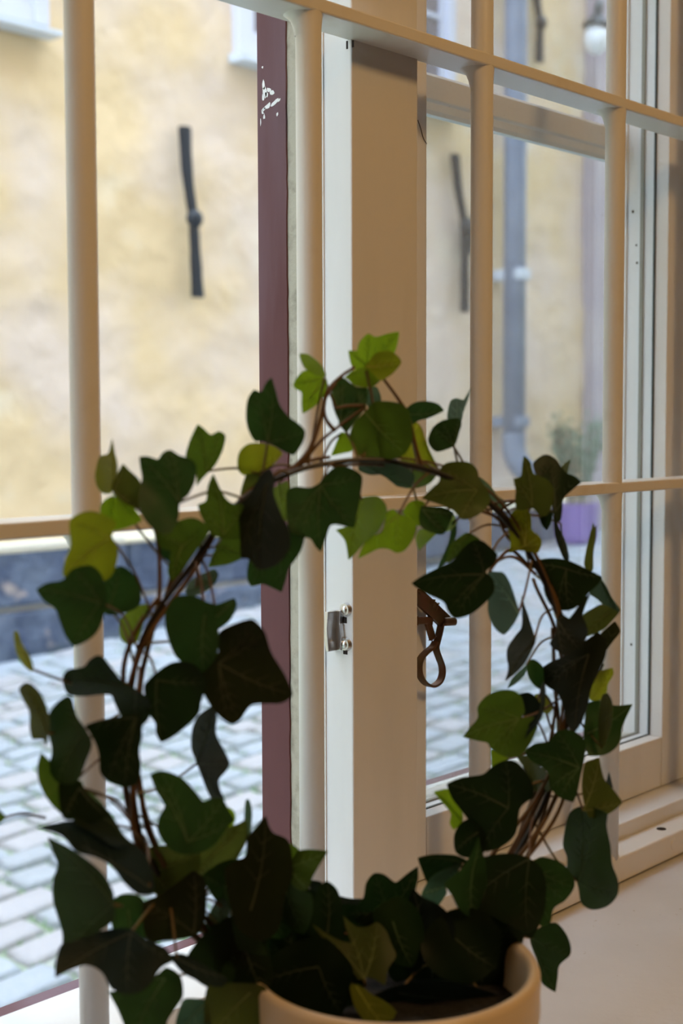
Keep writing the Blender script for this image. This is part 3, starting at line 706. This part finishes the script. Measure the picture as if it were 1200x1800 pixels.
LEAVES = [
# tone, layer (larger = farther from camera), origin, outline
('M',0,(470,778),(446,685, 459,689, 468,672, 477,664, 484,685, 492,712, 507,732, 525,745, 536,758, 532,778, 516,800, 495,792, 478,782, 460,776, 447,775, 436,755, 432,732, 435,702)),
('Y',2,(447,833),(417,810, 422,792, 437,780, 462,779, 482,785, 497,797, 485,812, 467,825, 450,831, 430,836, 419,827)),
('L',1,(570,664),(526,622, 540,622, 555,632, 567,645, 573,662, 555,659, 537,649, 529,635)),
('L',2,(571,667),(515,676, 525,659, 537,651, 555,656, 573,665, 574,682, 566,700, 552,715, 532,727, 530,710, 530,690, 520,684)),
('L',2,(643,643),(612,616, 627,616, 632,600, 647,586, 660,592, 682,586, 701,583, 699,602, 692,622, 675,634, 652,640, 641,648, 627,650, 617,641)),
('Y',1,(643,645),(641,645, 662,620, 685,617, 700,627, 705,638, 692,655, 675,667, 662,670, 650,657)),
('L',1,(643,648),(605,664, 619,652, 641,646, 655,657, 667,670, 655,680, 637,681, 622,677, 612,668)),
('M',2,(596,745),(582,692, 590,672, 600,662, 612,670, 627,680, 646,682, 646,700, 640,720, 625,740, 610,760, 595,740, 585,715)),
('T',4,(650,712),(647,682, 662,680, 670,700, 665,720, 650,720, 643,705)),
('G',1,(641,724),(615,760, 625,740, 643,722, 657,707, 680,705, 705,710, 718,722, 724,750, 725,772, 712,797, 690,807, 665,804, 640,805, 625,797, 617,780)),
('L',3,(600,762),(599,760, 615,765, 620,792, 602,797, 582,801, 590,780)),
('M',2,(712,728),(715,717, 730,707, 750,705, 770,710, 780,722, 765,730, 750,736, 735,740, 717,752, 708,735)),
('Y',3,(735,745),(722,735, 740,750, 747,770, 755,792, 765,812, 771,827, 740,819, 705,812, 705,780, 715,755)),
('G',3,(720,815),(690,812, 712,816, 750,822, 767,835, 755,850, 732,858, 707,857, 695,845)),
('M',2,(640,815),(632,812, 675,814, 705,819, 728,835, 722,856, 700,856, 687,847, 670,835, 650,835, 630,827)),
('M',2,(797,784),(752,772, 760,752, 775,740, 790,736, 806,735, 811,745, 807,760, 800,781, 785,790, 767,794, 756,785)),
('T',3,(797,780),(786,738, 787,720, 792,704, 802,700, 814,703, 821,692, 828,680, 823,700, 815,722, 811,740, 806,760, 800,775)),
('O',1,(838,862),(772,828, 782,815, 800,811, 825,813, 838,825, 843,842, 858,864, 860,885, 845,902, 825,912, 810,912, 795,897, 770,886, 741,876, 757,860, 772,845)),
('T',3,(885,890),(842,838, 860,852, 875,872, 890,882, 882,895, 862,887, 848,870)),
('L',2,(637,880),(620,880, 632,875, 662,872, 677,885, 680,900, 672,922, 662,937, 645,950, 634,962, 622,976, 612,984, 606,950, 590,932, 600,928, 617,922, 622,900)),
('L',1,(700,905),(680,900, 692,895, 700,903, 707,905, 722,910, 732,922, 727,945, 712,967, 697,972, 682,965, 665,965, 650,972, 629,982, 637,960, 650,945, 670,935, 676,918)),
('L',3,(738,890),(707,902, 717,885, 732,879, 747,885, 748,915, 735,925, 720,912)),
('M',1,(742,895),(740,890, 757,890, 780,892, 797,902, 790,920, 782,937, 772,940, 755,935, 740,927, 736,910)),
('L',2,(790,905),(730,945, 738,930, 757,933, 775,935, 797,905, 803,920, 790,933, 770,937, 755,950, 736,968)),
('M',2,(797,918),(794,916, 801,920, 802,940, 792,965, 785,987, 768,999, 778,977, 789,950)),
('G',1,(820,940),(783,987, 790,960, 805,945, 820,936, 835,942, 843,949, 812,970, 790,988)),
('D',0,(851,1010),(723,1025, 745,1010, 775,995, 795,985, 812,965, 830,950, 846,950, 860,960, 874,975, 868,992, 852,1005, 866,1018, 868,1040, 850,1062, 825,1081, 800,1087, 787,1075, 779,1058, 754,1046, 736,1036)),
('T',1,(911,1078),(857,1005, 875,1005, 885,1007, 895,1022, 904,1047, 912,1076, 907,1090, 897,1105, 885,1116, 872,1107, 862,1092, 857,1072, 858,1040)),
('O',0,(935,890),(902,842, 915,837, 917,820, 920,801, 932,812, 938,832, 960,842, 972,857, 973,880, 962,905, 950,907, 935,893, 922,897, 907,895, 905,875, 906,862)),
('D',1,(975,900),(936,815, 950,802, 962,799, 977,807, 986,820, 995,831, 1010,837, 1021,848, 1005,862, 990,877, 988,897, 985,915, 977,918, 970,895, 972,862, 957,842, 942,835)),
('D',2,(960,898),(945,903, 953,925, 961,932, 968,920, 972,898, 960,893)),
('O',3,(990,830),(985,822, 995,812, 1003,808, 1000,820, 996,834)),
('Y',1,(922,960),(904,897, 922,894, 932,902, 934,920, 935,932, 947,942, 952,955, 945,972, 930,970, 910,967, 894,972, 897,952, 892,930, 895,912)),
('N',2,(985,920),(972,905, 982,928, 993,950, 1000,977, 999,986, 990,982, 981,960, 974,938)),
('O',2,(1035,1002),(1042,918, 1045,927, 1048,923, 1047,945, 1043,970, 1042,1002, 1032,1004, 1026,992, 1030,965, 1036,940)),
('D',1,(995,1000),(929,992, 945,984, 970,981, 995,984, 1015,992, 1035,1002, 1058,1014, 1050,1028, 1035,1042, 1020,1062, 1000,1073, 980,1071, 965,1060, 955,1035, 960,1015, 945,1005)),
('M',2,(1055,1015),(1052,1013, 1065,1030, 1075,1050, 1090,1071, 1086,1078, 1070,1072, 1050,1054, 1035,1043)),
('O',1,(1070,1075),(1022,1083, 1040,1070, 1057,1062, 1075,1069, 1088,1077, 1075,1092, 1060,1107, 1042,1115, 1028,1120, 1023,1100)),
('B',2,(1055,1180),(1057,1112, 1080,1092, 1090,1110, 1075,1130, 1062,1150, 1052,1180, 1040,1192, 1035,1150, 1045,1125)),
('B',0,(980,1090),(977,1082, 985,1077, 1000,1087, 1015,1067, 1027,1052, 1038,1042, 1030,1062, 1024,1082, 1031,1100, 1031,1120, 1017,1140, 990,1152, 982,1146, 972,1140, 966,1130, 977,1112)),
('B',0,(1035,1150),(952,1175, 970,1162, 987,1155, 1010,1140, 1030,1125, 1050,1111, 1065,1125, 1065,1150, 1052,1182, 1039,1210, 1033,1240, 1022,1270, 1010,1287, 997,1275, 990,1245, 980,1220, 962,1207, 954,1195)),
('B',1,(939,1127),(916,1046, 923,1067, 930,1087, 937,1110, 941,1127, 933,1147, 922,1167, 905,1185, 887,1197, 893,1175, 890,1155, 892,1137, 906,1116, 916,1102, 917,1075)),
('T',3,(925,1170),(891,1211, 900,1192, 925,1168, 923,1185, 908,1200)),
('M',2,(945,1205),(925,1175, 930,1162, 938,1159, 950,1167, 957,1180, 956,1200, 952,1213, 940,1206, 930,1194)),
('Y',2,(1042,1228),(1052,1180, 1062,1177, 1076,1174, 1078,1185, 1068,1203, 1066,1217, 1056,1231, 1037,1231, 1036,1212, 1045,1192)),
('G',0,(912,1264),(813,1295, 825,1279, 839,1262, 839,1242, 856,1222, 879,1213, 902,1214, 916,1225, 922,1251, 916,1262, 939,1260, 945,1275, 939,1293, 922,1322, 902,1332, 879,1327, 862,1316, 856,1306, 837,1302)),
('N',2,(935,1255),(908,1222, 927,1217, 941,1225, 951,1242, 948,1257, 925,1266, 912,1245)),
('Y',3,(958,1245),(939,1221, 956,1220, 967,1231, 971,1247, 961,1256, 950,1248)),
('N',-1,(945,1268),(950,1208, 956,1196, 959,1212, 957,1242, 950,1265, 930,1290, 912,1310, 903,1315, 910,1290, 930,1272, 947,1248)),
('M',1,(1032,1290),(1033,1236, 1052,1231, 1080,1240, 1111,1238, 1100,1262, 1093,1279, 1090,1302, 1077,1319, 1058,1328, 1035,1328, 1028,1313, 1025,1288, 1028,1259)),
('O',0,(1058,1314),(1058,1222, 1067,1218, 1075,1231, 1077,1254, 1072,1288, 1059,1316, 1052,1308, 1051,1276, 1053,1245)),
('M',0,(1018,1350),(922,1322, 939,1307, 964,1303, 978,1286, 1001,1283, 1021,1293, 1029,1308, 1026,1339, 1021,1361, 1015,1390, 1007,1410, 984,1402, 967,1385, 964,1361, 950,1347, 933,1337)),
('O',2,(945,1395),(908,1330, 927,1328, 947,1345, 964,1362, 968,1387, 950,1402, 939,1402, 933,1378, 922,1353)),
('L',3,(885,1335),(862,1318, 876,1325, 895,1333, 875,1345, 864,1351)),
('D',-1,(893,1421),(785,1378, 811,1367, 848,1361, 865,1347, 888,1336, 907,1339, 924,1356, 937,1381, 937,1401, 922,1412, 913,1424, 907,1463, 890,1483, 865,1495, 845,1495, 835,1460, 811,1426, 794,1403)),
('L',1,(808,1440),(762,1392, 787,1387, 800,1411, 813,1430, 811,1447, 797,1459, 790,1447, 792,1430, 777,1411)),
('D',0,(840,1463),(812,1445, 798,1467, 800,1497, 820,1508, 850,1499, 852,1463, 830,1440)),
('D',1,(810,1515),(734,1508, 760,1502, 800,1503, 822,1513, 803,1522, 767,1535, 751,1552, 742,1532)),
('T',1,(783,1560),(740,1573, 753,1547, 770,1533, 812,1517, 800,1540, 783,1557, 785,1570, 770,1592, 752,1584)),
('M',0,(930,1521),(885,1509, 905,1503, 933,1513, 953,1506, 987,1517, 1007,1540, 1009,1560, 993,1583, 973,1597, 967,1622, 950,1628, 935,1595, 925,1550, 905,1530)),
('M',0,(1017,1552),(1000,1430, 1020,1417, 1045,1420, 1067,1430, 1066,1453, 1073,1487, 1076,1520, 1086,1547, 1085,1573, 1067,1593, 1040,1599, 1021,1587, 1016,1560, 1010,1545, 997,1533, 996,1507, 989,1487, 992,1460)),
('O',-1,(1025,1425),(1027,1342, 1042,1335, 1053,1332, 1061,1368, 1077,1387, 1093,1410, 1080,1424, 1062,1434, 1035,1437, 1026,1413, 1022,1380)),
('B',1,(1070,1385),(1070,1356, 1077,1385, 1064,1380)),
('M',1,(937,1650),(932,1647, 953,1627, 977,1622, 994,1640, 1003,1663, 1001,1680, 983,1697, 980,1717, 976,1744, 957,1733, 950,1723, 945,1693, 935,1667)),
('D',-1,(930,1510),(815,1517, 847,1507, 887,1500, 927,1507, 955,1533, 959,1573, 953,1613, 927,1640, 887,1622, 853,1605, 820,1588, 805,1553)),
('M',-1,(830,1530),(780,1553, 810,1527, 828,1500, 841,1470, 847,1497, 855,1520, 855,1560, 847,1597, 830,1615, 807,1598, 793,1573)),
('D',0,(900,1620),(845,1592, 890,1600, 950,1618, 935,1650, 921,1645, 912,1690, 898,1735, 860,1755, 820,1740, 808,1690, 822,1630)),
('D',0,(575,1640),(541,1613, 550,1587, 562,1556, 575,1549, 590,1560, 598,1578, 601,1602, 607,1631, 598,1656, 558,1656, 541,1640)),
('N',3,(615,1600),(592,1574, 615,1579, 640,1580, 630,1600, 615,1612, 597,1600)),
('D',1,(680,1610),(637,1581, 643,1552, 657,1535, 675,1537, 695,1551, 716,1535, 734,1523, 735,1543, 731,1561, 728,1577, 706,1607, 675,1627, 640,1624, 612,1607)),
('N',0,(745,1690),(725,1561, 742,1576, 771,1590, 793,1613, 799,1640, 788,1666, 757,1679, 735,1707, 716,1707, 702,1669, 705,1631, 715,1590)),
('O',-1,(640,1722),(548,1624, 573,1640, 599,1654, 617,1657, 607,1630, 600,1607, 625,1628, 645,1629, 663,1621, 679,1637, 688,1660, 696,1680, 682,1703, 677,1732, 660,1722, 646,1718, 631,1722, 611,1697, 577,1662)),
('Y',-2,(625,1733),(614,1731, 631,1730, 652,1747, 675,1759, 693,1774, 706,1796, 700,1830, 660,1830, 640,1796, 622,1767)),
('N',0,(845,1748),(708,1724, 757,1721, 792,1733, 827,1736, 862,1738, 860,1756, 815,1754, 777,1743)),
('B',-1,(440,1600),(395,1527, 430,1505, 434,1473, 450,1453, 467,1434, 478,1462, 507,1478, 515,1533, 502,1573, 490,1633, 460,1655, 420,1635, 405,1597)),
('G',1,(500,1540),(485,1476, 505,1480, 522,1490, 532,1505, 515,1530, 517,1550, 500,1562, 480,1530)),
('G',0,(508,1525),(521,1497, 547,1493, 576,1496, 560,1523, 549,1543, 541,1563, 523,1566, 510,1548, 506,1527)),
('M',0,(500,1550),(495,1530, 517,1560, 547,1571, 549,1607, 535,1642, 515,1635, 492,1613, 485,1573)),
('N',2,(545,1555),(545,1547, 565,1550, 560,1570, 545,1578)),
('M',-1,(330,1480),(264,1362, 282,1355, 305,1360, 325,1372, 342,1390, 357,1408, 375,1402, 392,1405, 402,1424, 412,1441, 402,1452, 374,1488, 335,1502, 300,1494, 277,1462, 279,1437, 289,1416, 275,1392)),
('L',1,(398,1440),(398,1418, 410,1425, 414,1440, 406,1456, 393,1452)),
('T',1,(436,1470),(431,1408, 436,1404, 440,1410, 443,1430, 440,1467, 432,1480, 429,1440)),
('O',1,(275,1530),(243,1495, 277,1486, 320,1490, 352,1498, 348,1535, 318,1552, 298,1572, 265,1568, 248,1533)),
('O',1,(375,1500),(342,1500, 372,1478, 390,1458, 418,1448, 433,1440, 434,1475, 415,1512, 385,1545, 345,1545, 338,1522)),
('M',1,(225,1600),(198,1585, 215,1572, 245,1575, 262,1600, 262,1640, 240,1662, 210,1655, 196,1625)),
('M',1,(470,1560),(440,1530, 480,1520, 520,1545, 530,1600, 500,1650, 460,1640, 440,1590)),
('M',0,(395,1650),(360,1640, 400,1618, 450,1640, 470,1690, 440,1730, 395,1725, 365,1690)),
('B',0,(340,1640),(252,1587, 280,1573, 317,1547, 340,1530, 360,1547, 363,1573, 361,1613, 348,1642, 313,1652, 285,1654, 262,1660, 252,1633)),
('M',1,(385,1630),(385,1575, 402,1590, 402,1615, 382,1632, 363,1642, 362,1617)),
('D',0,(420,1620),(350,1650, 385,1622, 420,1605, 460,1640, 480,1710, 468,1760, 433,1755, 385,1745, 343,1722, 325,1690)),
('N',-2,(262,1560),(64,1455, 92,1448, 125,1442, 183,1446, 200,1465, 233,1481, 258,1507, 272,1550, 268,1572, 242,1572, 217,1551, 196,1523, 165,1506, 133,1497, 108,1469)),
('M',-1,(200,1590),(84,1472, 108,1483, 138,1500, 179,1533, 199,1567, 201,1592, 201,1617, 170,1640, 140,1656, 112,1680, 104,1690, 110,1646, 100,1608, 93,1583, 93,1546, 101,1521, 92,1496)),
('N',-3,(230,1640),(108,1660, 138,1652, 175,1637, 225,1632, 256,1650, 292,1667, 304,1690, 283,1702, 258,1737, 225,1748, 196,1739, 179,1710, 154,1697, 125,1705, 97,1719, 98,1690)),
('M',-1,(290,1720),(190,1742, 233,1744, 267,1721, 292,1700, 317,1715, 322,1750, 309,1772, 294,1797, 290,1830, 233,1830, 206,1773)),
('T',0,(360,1765),(322,1757, 345,1755, 368,1760, 370,1800, 360,1830, 305,1830, 310,1790)),
('O',-1,(440,1745),(365,1733, 407,1728, 465,1733, 478,1783, 463,1830, 367,1830, 358,1780)),
('N',-2,(310,1685),(296,1680, 320,1676, 345,1688, 373,1703, 402,1720, 390,1735, 363,1731, 340,1721, 318,1708)),
('D',0,(240,1215),(110,1190, 120,1177, 147,1172, 157,1160, 170,1152, 181,1155, 195,1172, 217,1199, 240,1212, 262,1230, 262,1262, 240,1282, 215,1262, 203,1240, 195,1222, 170,1222, 150,1224, 122,1222, 112,1207)),
('Y',1,(58,1178),(24,1110, 32,1110, 40,1135, 52,1152, 59,1175, 54,1181, 42,1170, 30,1150, 25,1127)),
('O',0,(84,1290),(33,1212, 42,1201, 55,1202, 70,1217, 82,1242, 88,1270, 84,1300, 80,1313, 75,1300, 57,1300, 52,1280, 51,1250, 40,1230)),
('M',-1,(140,1295),(86,1255, 100,1235, 117,1223, 126,1227, 136,1260, 150,1280, 162,1307, 152,1337, 140,1367, 125,1378, 100,1375, 86,1350, 91,1320, 85,1287)),
('D',-2,(240,1262),(150,1275, 175,1266, 205,1260, 247,1253, 250,1292, 245,1320, 248,1350, 241,1377, 220,1384, 190,1374, 176,1358, 174,1330, 169,1310, 160,1292)),
('G',0,(125,1380),(72,1323, 88,1338, 105,1370, 142,1372, 147,1390, 142,1410, 125,1427, 110,1432, 92,1416, 77,1395, 67,1370, 66,1345)),
('D',-1,(140,1385),(103,1377, 135,1368, 160,1400, 185,1422, 187,1434, 160,1447, 140,1442, 113,1440, 105,1420)),
('G',1,(150,1395),(135,1380, 158,1392, 178,1410, 190,1428, 180,1436, 155,1430, 138,1410)),
('D',-1,(200,1450),(128,1412, 160,1410, 192,1427, 217,1467, 235,1484, 200,1486, 160,1462, 130,1444)),
('Y',1,(197,857),(168,827, 175,802, 190,797, 197,771, 202,795, 207,820, 204,842, 196,867, 180,867, 170,855, 167,840)),
('O',0,(199,862),(216,815, 228,827, 246,845, 250,870, 248,895, 230,890, 210,877, 197,862, 199,847, 207,830)),
('L',1,(200,866),(178,885, 195,872, 215,878, 235,892, 250,915, 222,928, 195,933, 182,920, 176,902)),
('M',-1,(315,883),(245,803, 260,802, 277,807, 287,795, 300,791, 315,800, 335,807, 345,820, 343,845, 331,870, 316,884, 314,910, 300,937, 280,937, 260,921, 247,900, 244,870, 249,840, 246,820)),
('G',1,(362,828),(326,800, 335,770, 347,746, 357,752, 370,764, 385,758, 396,766, 392,790, 380,815, 370,827, 357,840, 345,854, 344,825, 330,808)),
('G',0,(392,940),(348,887, 362,880, 365,855, 375,833, 390,865, 405,883, 427,887, 427,915, 422,947, 395,947, 372,940, 360,920, 351,902)),
('G',1,(320,960),(275,937, 315,915, 340,910, 362,922, 367,937, 342,972, 317,1007, 302,1022, 294,1005, 300,970, 282,962)),
('G',2,(390,960),(388,943, 422,945, 430,977, 404,991, 365,997, 376,970)),
('M',2,(345,1035),(335,1020, 375,1000, 384,1010, 378,1025, 360,1041, 337,1049, 325,1042)),
('Y',0,(193,946),(122,917, 134,905, 160,898, 187,907, 205,920, 197,942, 206,962, 206,985, 196,1012, 175,1024, 140,1022, 111,1012, 114,985, 124,960, 123,940)),
('M',-1,(176,1060),(64,1036, 82,1025, 110,1019, 128,1000, 160,994, 181,1015, 187,1055, 182,1085, 170,1112, 152,1127, 130,1136, 116,1120, 104,1090, 96,1070, 77,1057)),
('M',1,(190,1070),(185,1012, 210,995, 230,1005, 246,1030, 247,1060, 232,1073, 200,1081, 184,1077)),
('L',2,(226,1128),(210,1092, 225,1075, 245,1064, 262,1062, 252,1095, 243,1127, 226,1134, 212,1122)),
('M',-1,(360,1080),(291,1075, 307,1050, 335,1046, 357,1055, 376,1075, 384,1105, 382,1150, 357,1182, 332,1174, 308,1153, 296,1125, 290,1100)),
('M',0,(380,1085),(357,1056, 380,1062, 400,1055, 412,1051, 416,1065, 403,1092, 382,1107, 370,1085)),
('B',-2,(384,1166),(385,1112, 410,1097, 440,1088, 452,1094, 466,1112, 477,1147, 501,1187, 514,1221, 495,1236, 465,1237, 440,1241, 421,1267, 405,1273, 384,1258, 362,1228, 352,1195, 360,1165, 383,1148)),
('D',-1,(275,1195),(255,1200, 300,1165, 340,1168, 362,1200, 354,1232, 348,1257, 320,1283, 300,1298, 283,1305, 274,1290, 272,1270, 258,1250, 254,1225)),
('B',0,(346,1342),(349,1257, 372,1241, 381,1257, 380,1290, 395,1320, 404,1342, 397,1356, 385,1371, 387,1388, 395,1405, 376,1410, 366,1395, 354,1365, 345,1340, 336,1315, 338,1280)),
('G',0,(10,1437),(-25,1405, -5,1420, 11,1436, 5,1444, -10,1452, -28,1450)),
('B',-2,(470,850),(475,824, 483,842, 481,867, 496,907, 508,930, 509,965, 486,993, 457,1002, 436,983, 423,980, 421,935, 419,890, 436,872, 449,850, 462,830)),
('L',2,(490,850),(475,862, 505,845, 510,865, 508,915, 497,912, 485,885)),
('M',0,(563,853),(503,870, 507,860, 520,855, 545,857, 562,848, 572,835, 590,820, 615,822, 636,837, 634,867, 628,900, 622,928, 590,922, 580,925, 572,947, 564,970, 555,962, 545,947, 530,944, 510,935, 504,910)),
('M',1,(500,920),(490,925, 535,940, 528,970, 508,998, 502,1020, 495,1041, 482,1035, 462,1027, 442,1031, 434,1017, 437,985, 455,940)),
('O',2,(450,850),(432,835, 450,832, 467,828, 458,860, 432,880, 422,870)),
('M',2,(290,980),(273,940, 300,935, 314,960, 300,988, 283,975)),
('D',1,(530,1720),(465,1650, 500,1630, 545,1640, 600,1660, 640,1720, 625,1765, 560,1772, 490,1752, 462,1705)),
('D',2,(760,1720),(690,1640, 740,1600, 800,1610, 840,1650, 850,1710, 800,1745, 720,1745, 680,1705)),
('D',2,(505,1620),(470,1560, 520,1555, 560,1575, 565,1640, 540,1690, 500,1680, 470,1640)),
('M',1,(395,1560),(355,1540, 390,1515, 430,1510, 425,1560, 405,1600, 380,1585)),
('D',-1,(560,1700),(468,1690, 520,1655, 575,1650, 620,1700, 612,1745, 600,1783, 540,1778, 490,1762, 465,1725)),
('N',-1,(700,1745),(640,1760, 690,1735, 770,1722, 850,1740, 880,1752, 840,1768, 790,1783, 740,1789, 690,1786)),
('D',0,(870,1700),(820,1650, 880,1630, 915,1660, 905,1700, 880,1745, 840,1770, 800,1760, 790,1700)),
('D',-1,(800,1650),(745,1640, 790,1600, 845,1600, 880,1640, 870,1700, 825,1730, 770,1715, 742,1680)),
('M',0,(690,1620),(655,1600, 700,1575, 735,1600, 745,1650, 725,1700, 690,1690, 665,1650)),
('D',2,(620,1640),(560,1610, 600,1590, 650,1600, 690,1640, 680,1690, 620,1690, 570,1660)),
]
def hnear(x, y):
    return min(range(len(HOOP2)), key=lambda i: (HOOP2[i][0]-x)**2+(HOOP2[i][1]-y)**2)
HOOP2 = [proj(p) for p in H3]
def cr(pts, k):
    n = len(pts); out = []
    for i in range(n):
        p0, p1, p2, p3 = (pts[(i+j) % n] for j in (-1, 0, 1, 2))
        # keep pointed tips: reduce tangents where the outline turns sharply
        def tang(a, b, c):
            u = (b-a).normalized(); v = (c-b).normalized(); d = max(0, u.dot(v)); return (c-a)*.5*min(1, .25+d)
        m1 = tang(p0, p1, p2); m2 = tang(p1, p2, p3)
        L_ = (p2-p1).length
        if m1.length > L_: m1 = m1*(L_/m1.length)
        if m2.length > L_: m2 = m2*(L_/m2.length)
        for j in range(k):
            t = j/k; t2 = t*t; t3 = t2*t
            out.append(p1*(2*t3-3*t2+1)+m1*(t3-2*t2+t)+p2*(-2*t3+3*t2)+m2*(t3-t2))
    return out
rl = random.Random(44)
def make_leaf(tone, layer, org, flat, idx):
    P = [Vector((flat[i], flat[i+1])) for i in range(0, len(flat), 2)]
    O = Vector(org); cen = sum(P, Vector((0, 0)))/len(P)
    out = cr(P, 4)
    xs = [p.x for p in out]; ys = [p.y for p in out]; size = max(max(xs)-min(xs), max(ys)-min(ys))
    # principal axes -> a narrow outline is a leaf seen nearly edge-on, so it is turned away more
    sxx = sum((p.x-cen.x)**2 for p in P); syy = sum((p.y-cen.y)**2 for p in P); sxy = sum((p.x-cen.x)*(p.y-cen.y) for p in P)
    ang = .5*math.atan2(2*sxy, sxx-syy); ax = Vector((math.cos(ang), math.sin(ang))); ay = Vector((-ax.y, ax.x))
    l = max((p-cen).dot(ax) for p in P)-min((p-cen).dot(ax) for p in P); wd = max((p-cen).dot(ay) for p in P)-min((p-cen).dot(ay) for p in P)
    ratio = wd/l
    sy = rl.choice((-1, 1))*(min(1.3, math.sqrt(max(0, (.75/ratio)**2-1))) if ratio < .6 else rl.uniform(.0, .25)); sx = rl.uniform(-.22, .22)
    z0 = ZB_(cen.x)+layer*.009
    far = (cen-O); 
    if far.length < 1: far = Vector((0, 1))
    md = far.normalized(); mn = Vector((-md.y, md.x))
    cup = rl.uniform(.15, .45); wav = rl.uniform(0, 6.28); curl = rl.uniform(-.1, .35)
    def dep(p):
        q = p-cen
        u = (p-O).dot(md)/size; v = (p-O).dot(mn)/size
        d = (q.dot(ax)*sx+q.dot(ay)*sy)
        d += size*(-cup*v*v*.8+curl*u*u*.3+.025*math.sin(7*u+wav)*abs(v)*2+.02*math.sin(11*v+wav))
        return z0+d*z0/F
    step = max(7.0, size/11); inner = []
    y = min(ys)+step*.5; r = 0
    def inside(p):
        c = False; j = len(out)-1
        for i in range(len(out)):
            a, b_ = out[i], out[j]
            if (a.y > p.y) != (b_.y > p.y) and p.x < (b_.x-a.x)*(p.y-a.y)/(b_.y-a.y)+a.x: c = not c
            j = i
        return c
    while y < max(ys):
        x = min(xs)+(step*.5 if r % 2 else 0)
        while x < max(xs):
            p = Vector((x, y))
            if inside(p) and min((p-o_).length for o_ in out) > step*.4: inner.append(p)
            x += step
        y += step*.87; r += 1
    n = len(out)
    vv, ee, ff, *_ = delaunay_2d_cdt(out+inner, [(i, (i+1) % n) for i in range(n)], [list(range(n))], 1, 1e-4)
    V = [at(p.x, p.y, dep(p)) for p in vv]; Fs = [tuple(f) for f in ff]; mi = [0]*len(Fs)
    # veins: raised ribs from the stalk to the lobe tips
    k = len(P); tips = []
    for i in range(k):
        a, c, b_ = P[i-1], P[i], P[(i+1) % k]
        d0 = (c-O).length
        if d0 > .33*size and d0 >= (a-O).length*.985 and d0 >= (b_-O).length*.985: tips.append(c)
    if size > 55 and tips:
        big = max(tips, key=lambda t: (t-O).length)
        segs = [(O, t, .0008*(1.25 if t is big else .85)) for t in tips]
        for t in tips:
            for fr in (.32, .52, .70):
                b0 = O.lerp(t, fr)
                for s in (-1, 1):
                    dd = (t-O); nn = Vector((-dd.y, dd.x)); e_ = b0+dd*.16*(1-fr*.3)+nn*s*.17*(1-fr*.5)
                    if inside(e_): segs.append((b0, e_, .00042))
        for a, c, wv in segs:
            n_ = 6; d = (c-a); 
            if d.length < 4: continue
            nn = Vector((-d.y, d.x)).normalized(); base = len(V); wpx = wv/z0*F*.5
            bow = nn*d.length*.04
            cnt = 0
            for q in range(n_+1):
                t = q/n_*.93; c0 = a+d*t+bow*math.sin(t*math.pi); ww = wpx*(1-.75*t)
                if not inside(c0) and q > 1: break
                V.append(at(c0.x+nn.x*ww, c0.y+nn.y*ww, dep(c0)-.00002)); V.append(at(c0.x, c0.y, dep(c0)-.00035)); V.append(at(c0.x-nn.x*ww, c0.y-nn.y*ww, dep(c0)-.00002)); cnt += 1
            for q in range(cnt-1):
                i0 = base+q*3
                Fs += [(i0, i0+1, i0+4, i0+3), (i0+1, i0+2, i0+5, i0+4)]; mi += [1, 1]
    me = bpy.data.meshes.new('leaf'); me.from_pydata([tuple(v) for v in V], [], Fs); me.update()
    me.materials.append(LEAFM[tone]); me.materials.append(VEINM[tone])
    me.polygons.foreach_set('material_index', mi); me.polygons.foreach_set('use_smooth', [True]*len(Fs))
    o = bpy.data.objects.new('leaf', me); COL.objects.link(o); o.parent = IV
    o.matrix_parent_inverse = Matrix.Translation(IV.location).inverted()
    # stalk
    hi = hnear(O.x, O.y); hi = max(0, min(len(H3)-1, hi+rl.choice((-5, -3, 3, 5))))
    a = at(O.x, O.y, dep(O)); e_ = H3[hi]
    if (a-e_).length > .05: hi = hnear(O.x, O.y); e_ = H3[hi]
    if (a-e_).length < .055:
        mid = (a+e_)*.5+Vector((0, 0, .004+.1*(a-e_).length))*rl.choice((-1, 1, 1))*.5+ROT @ Vector((0, 0, rl.choice((-.010, -.007, -.002))))
        pts = smooth_path([a+ROT @ Vector((0, 0, -.0008)), mid, e_], 5)
    else:
        q = O+(O-cen)*.2; pts = [a, at(q.x, q.y, dep(O)+.004)]
    s = obj('leaf_stalk', tube(pts, [.0006]*len(pts), 5), STALK, None, True); s.parent = o
    return o
LBL = {'L': 'bright translucent young green leaf', 'Y': 'yellow-olive young leaf'}
for i, (tn, ly, og, fl) in enumerate(LEAVES):
    o = make_leaf(tn, ly, og, fl, i)
    if tn in LBL: o['label'] = LBL[tn]
